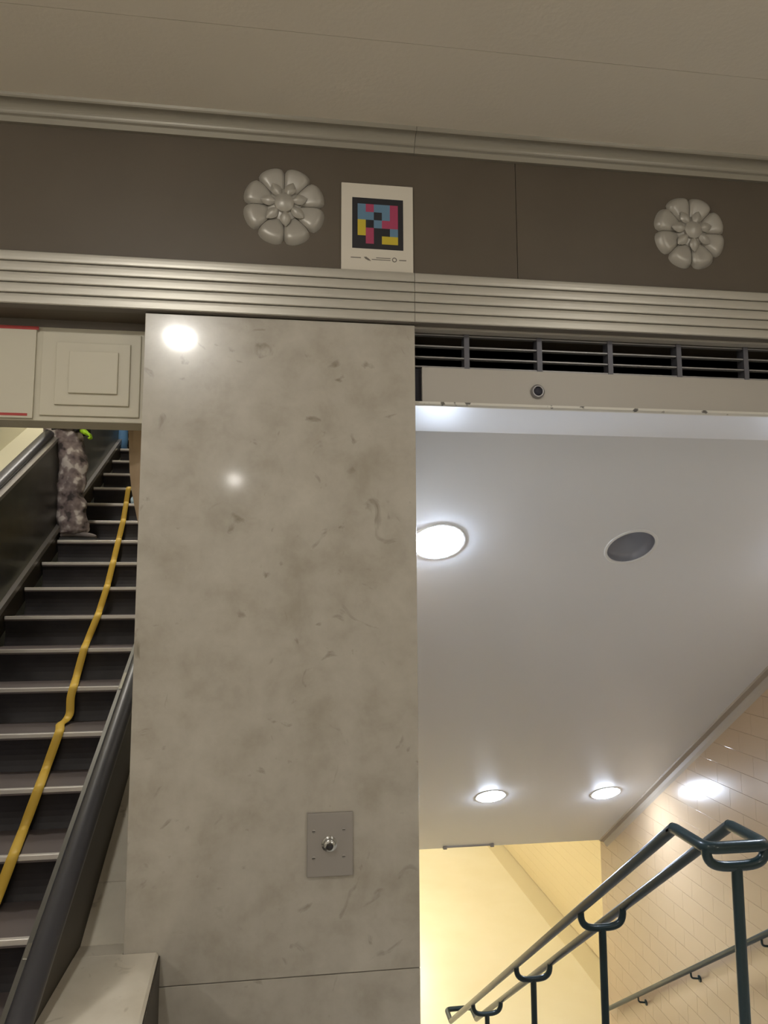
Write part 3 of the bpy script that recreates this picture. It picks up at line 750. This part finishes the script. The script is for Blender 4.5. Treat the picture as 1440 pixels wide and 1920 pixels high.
# jacket and sleeves
jm = MB()
jm.tube([(BX-.05, cy_, hz(.955)), (BX-.055, cy_, hz(1.0)), (BX-.06, cy_, hz(1.12)), (BX-.03, cy_, hz(1.30)), (BX-.005, cy_, hz(1.42)), (BX+.01, cy_, hz(1.50))], [.17, .172, .16, .155, .13, .06], 20, r2=.19, side=(1, 0, 0))
for sgn, hand in ((-1, (g0.x-.06, cy_-.222, g0.z+.055)), (1, (BX+.03, cy_+.225, hz(1.20)))):
    jm.tube(arc([(BX, cy_+sgn*.17, hz(1.43)), (BX-.03, cy_+sgn*.235, hz(1.14)), hand], .06), .055, 12)
jm.build('jacket', MT['jacket'], pe, True)
# gloves with fingers
def glove(x, y, z, lbl):
    V = [(x-.03, y, z+.03, .03), (x+.01, y, z, .034, .022), (x+.045, y, z-.02, .034, .018)]; Ed = [(0, 1), (1, 2)]
    for q in range(4):
        yy = y + (q-1.5)*.017; L = (.9, 1.0, .95, .75)[q]
        b = len(V); V += [(x+.055, yy, z-.024, .0105), (x+.066, yy, z-.03-.022*L, .010), (x+.046, yy, z-.034-.026*L, .009)]
        Ed += [(2, b), (b, b+1), (b+1, b+2)]
    b = len(V); V += [(x+.035, y-.030, z-.008, .011), (x+.056, y-.034, z-.024, .010), (x+.062, y-.028, z-.042, .009)]
    Ed += [(1, b), (b, b+1), (b+1, b+2)]
    skin_obj('glove', MT['hivis'], V, Ed, pe, root=1, sub=1, origin=(x, y, z))
g = on_y(166, 817, cy_-.22); glove(g.x-.045, cy_-.22, g.z+.03, '')
glove(BX+.07, cy_+.225, hz(1.22), '')
# boots
for x, y in ((BX+.045, ny_), (BX-.01, fy_)):
    m = MB(); V = []; n = 14
    secs = [(-.10, .035, .055), (-.075, .045, .10), (-.02, .047, .11), (.04, .048, .08), (.10, .052, .055), (.155, .046, .042), (.185, .022, .03)]
    for sx_, hw, hh in secs:
        for j in range(n):
            t = 2*math.pi*j/n
            V.append((x+sx_, y+hw*math.cos(t), GZ+.018+hh/2+hh/2*math.sin(t)*(1 if math.sin(t) > 0 else .98)))
    F = [(i*n+j, i*n+(j+1) % n, (i+1)*n+(j+1) % n, (i+1)*n+j) for i in range(len(secs)-1) for j in range(n)] + [tuple(range(n)), tuple(range((len(secs)-1)*n, len(secs)*n))]
    bt = m.add(V, F).build('boot', MT['boot'], pe, True)
    MB().prism_y([(x-.105, GZ), (x+.17, GZ), (x+.195, GZ+.012), (x+.19, GZ+.024), (x-.105, GZ+.024)], y-.047, y+.047).build('sole', MT['sole'], bt)
# head details and helmet (above the header, out of sight)
MB().lathe([(.125, -.0), (.108, .012), (.105, .05), (.08, .10), (.04, .122), (.001, .126)], (BX+.03, cy_, hz(1.70)), (0, 0, 1), 24).build('helmet', MT['yellow'], pe, True)
MB().lathe([(.012, 0), (.010, .02), (.002, .028)], (BX+.115, cy_, hz(1.645)), (1, 0, -.15), 10).build('nose', MT['skin'], pe, True)
for s in (-1, 1):
    MB().lathe([(.011, -.004), (.010, .004), (.002, .008)], (BX+.108, cy_+s*.03, hz(1.672)), (1, 0, 0), 10).build('eye', MT['black'], pe, True)
    MB().lathe([(.025, -.004), (.024, .008), (.012, .012)], (BX+.025, cy_+s*.082, hz(1.655)), (0, s, 0), 12).build('ear', MT['skin'], pe, True)
MB().box(BX+.104, BX+.118, cy_-.024, cy_+.024, hz(1.598), hz(1.606), .002).build('mouth', MT['pink'], pe)
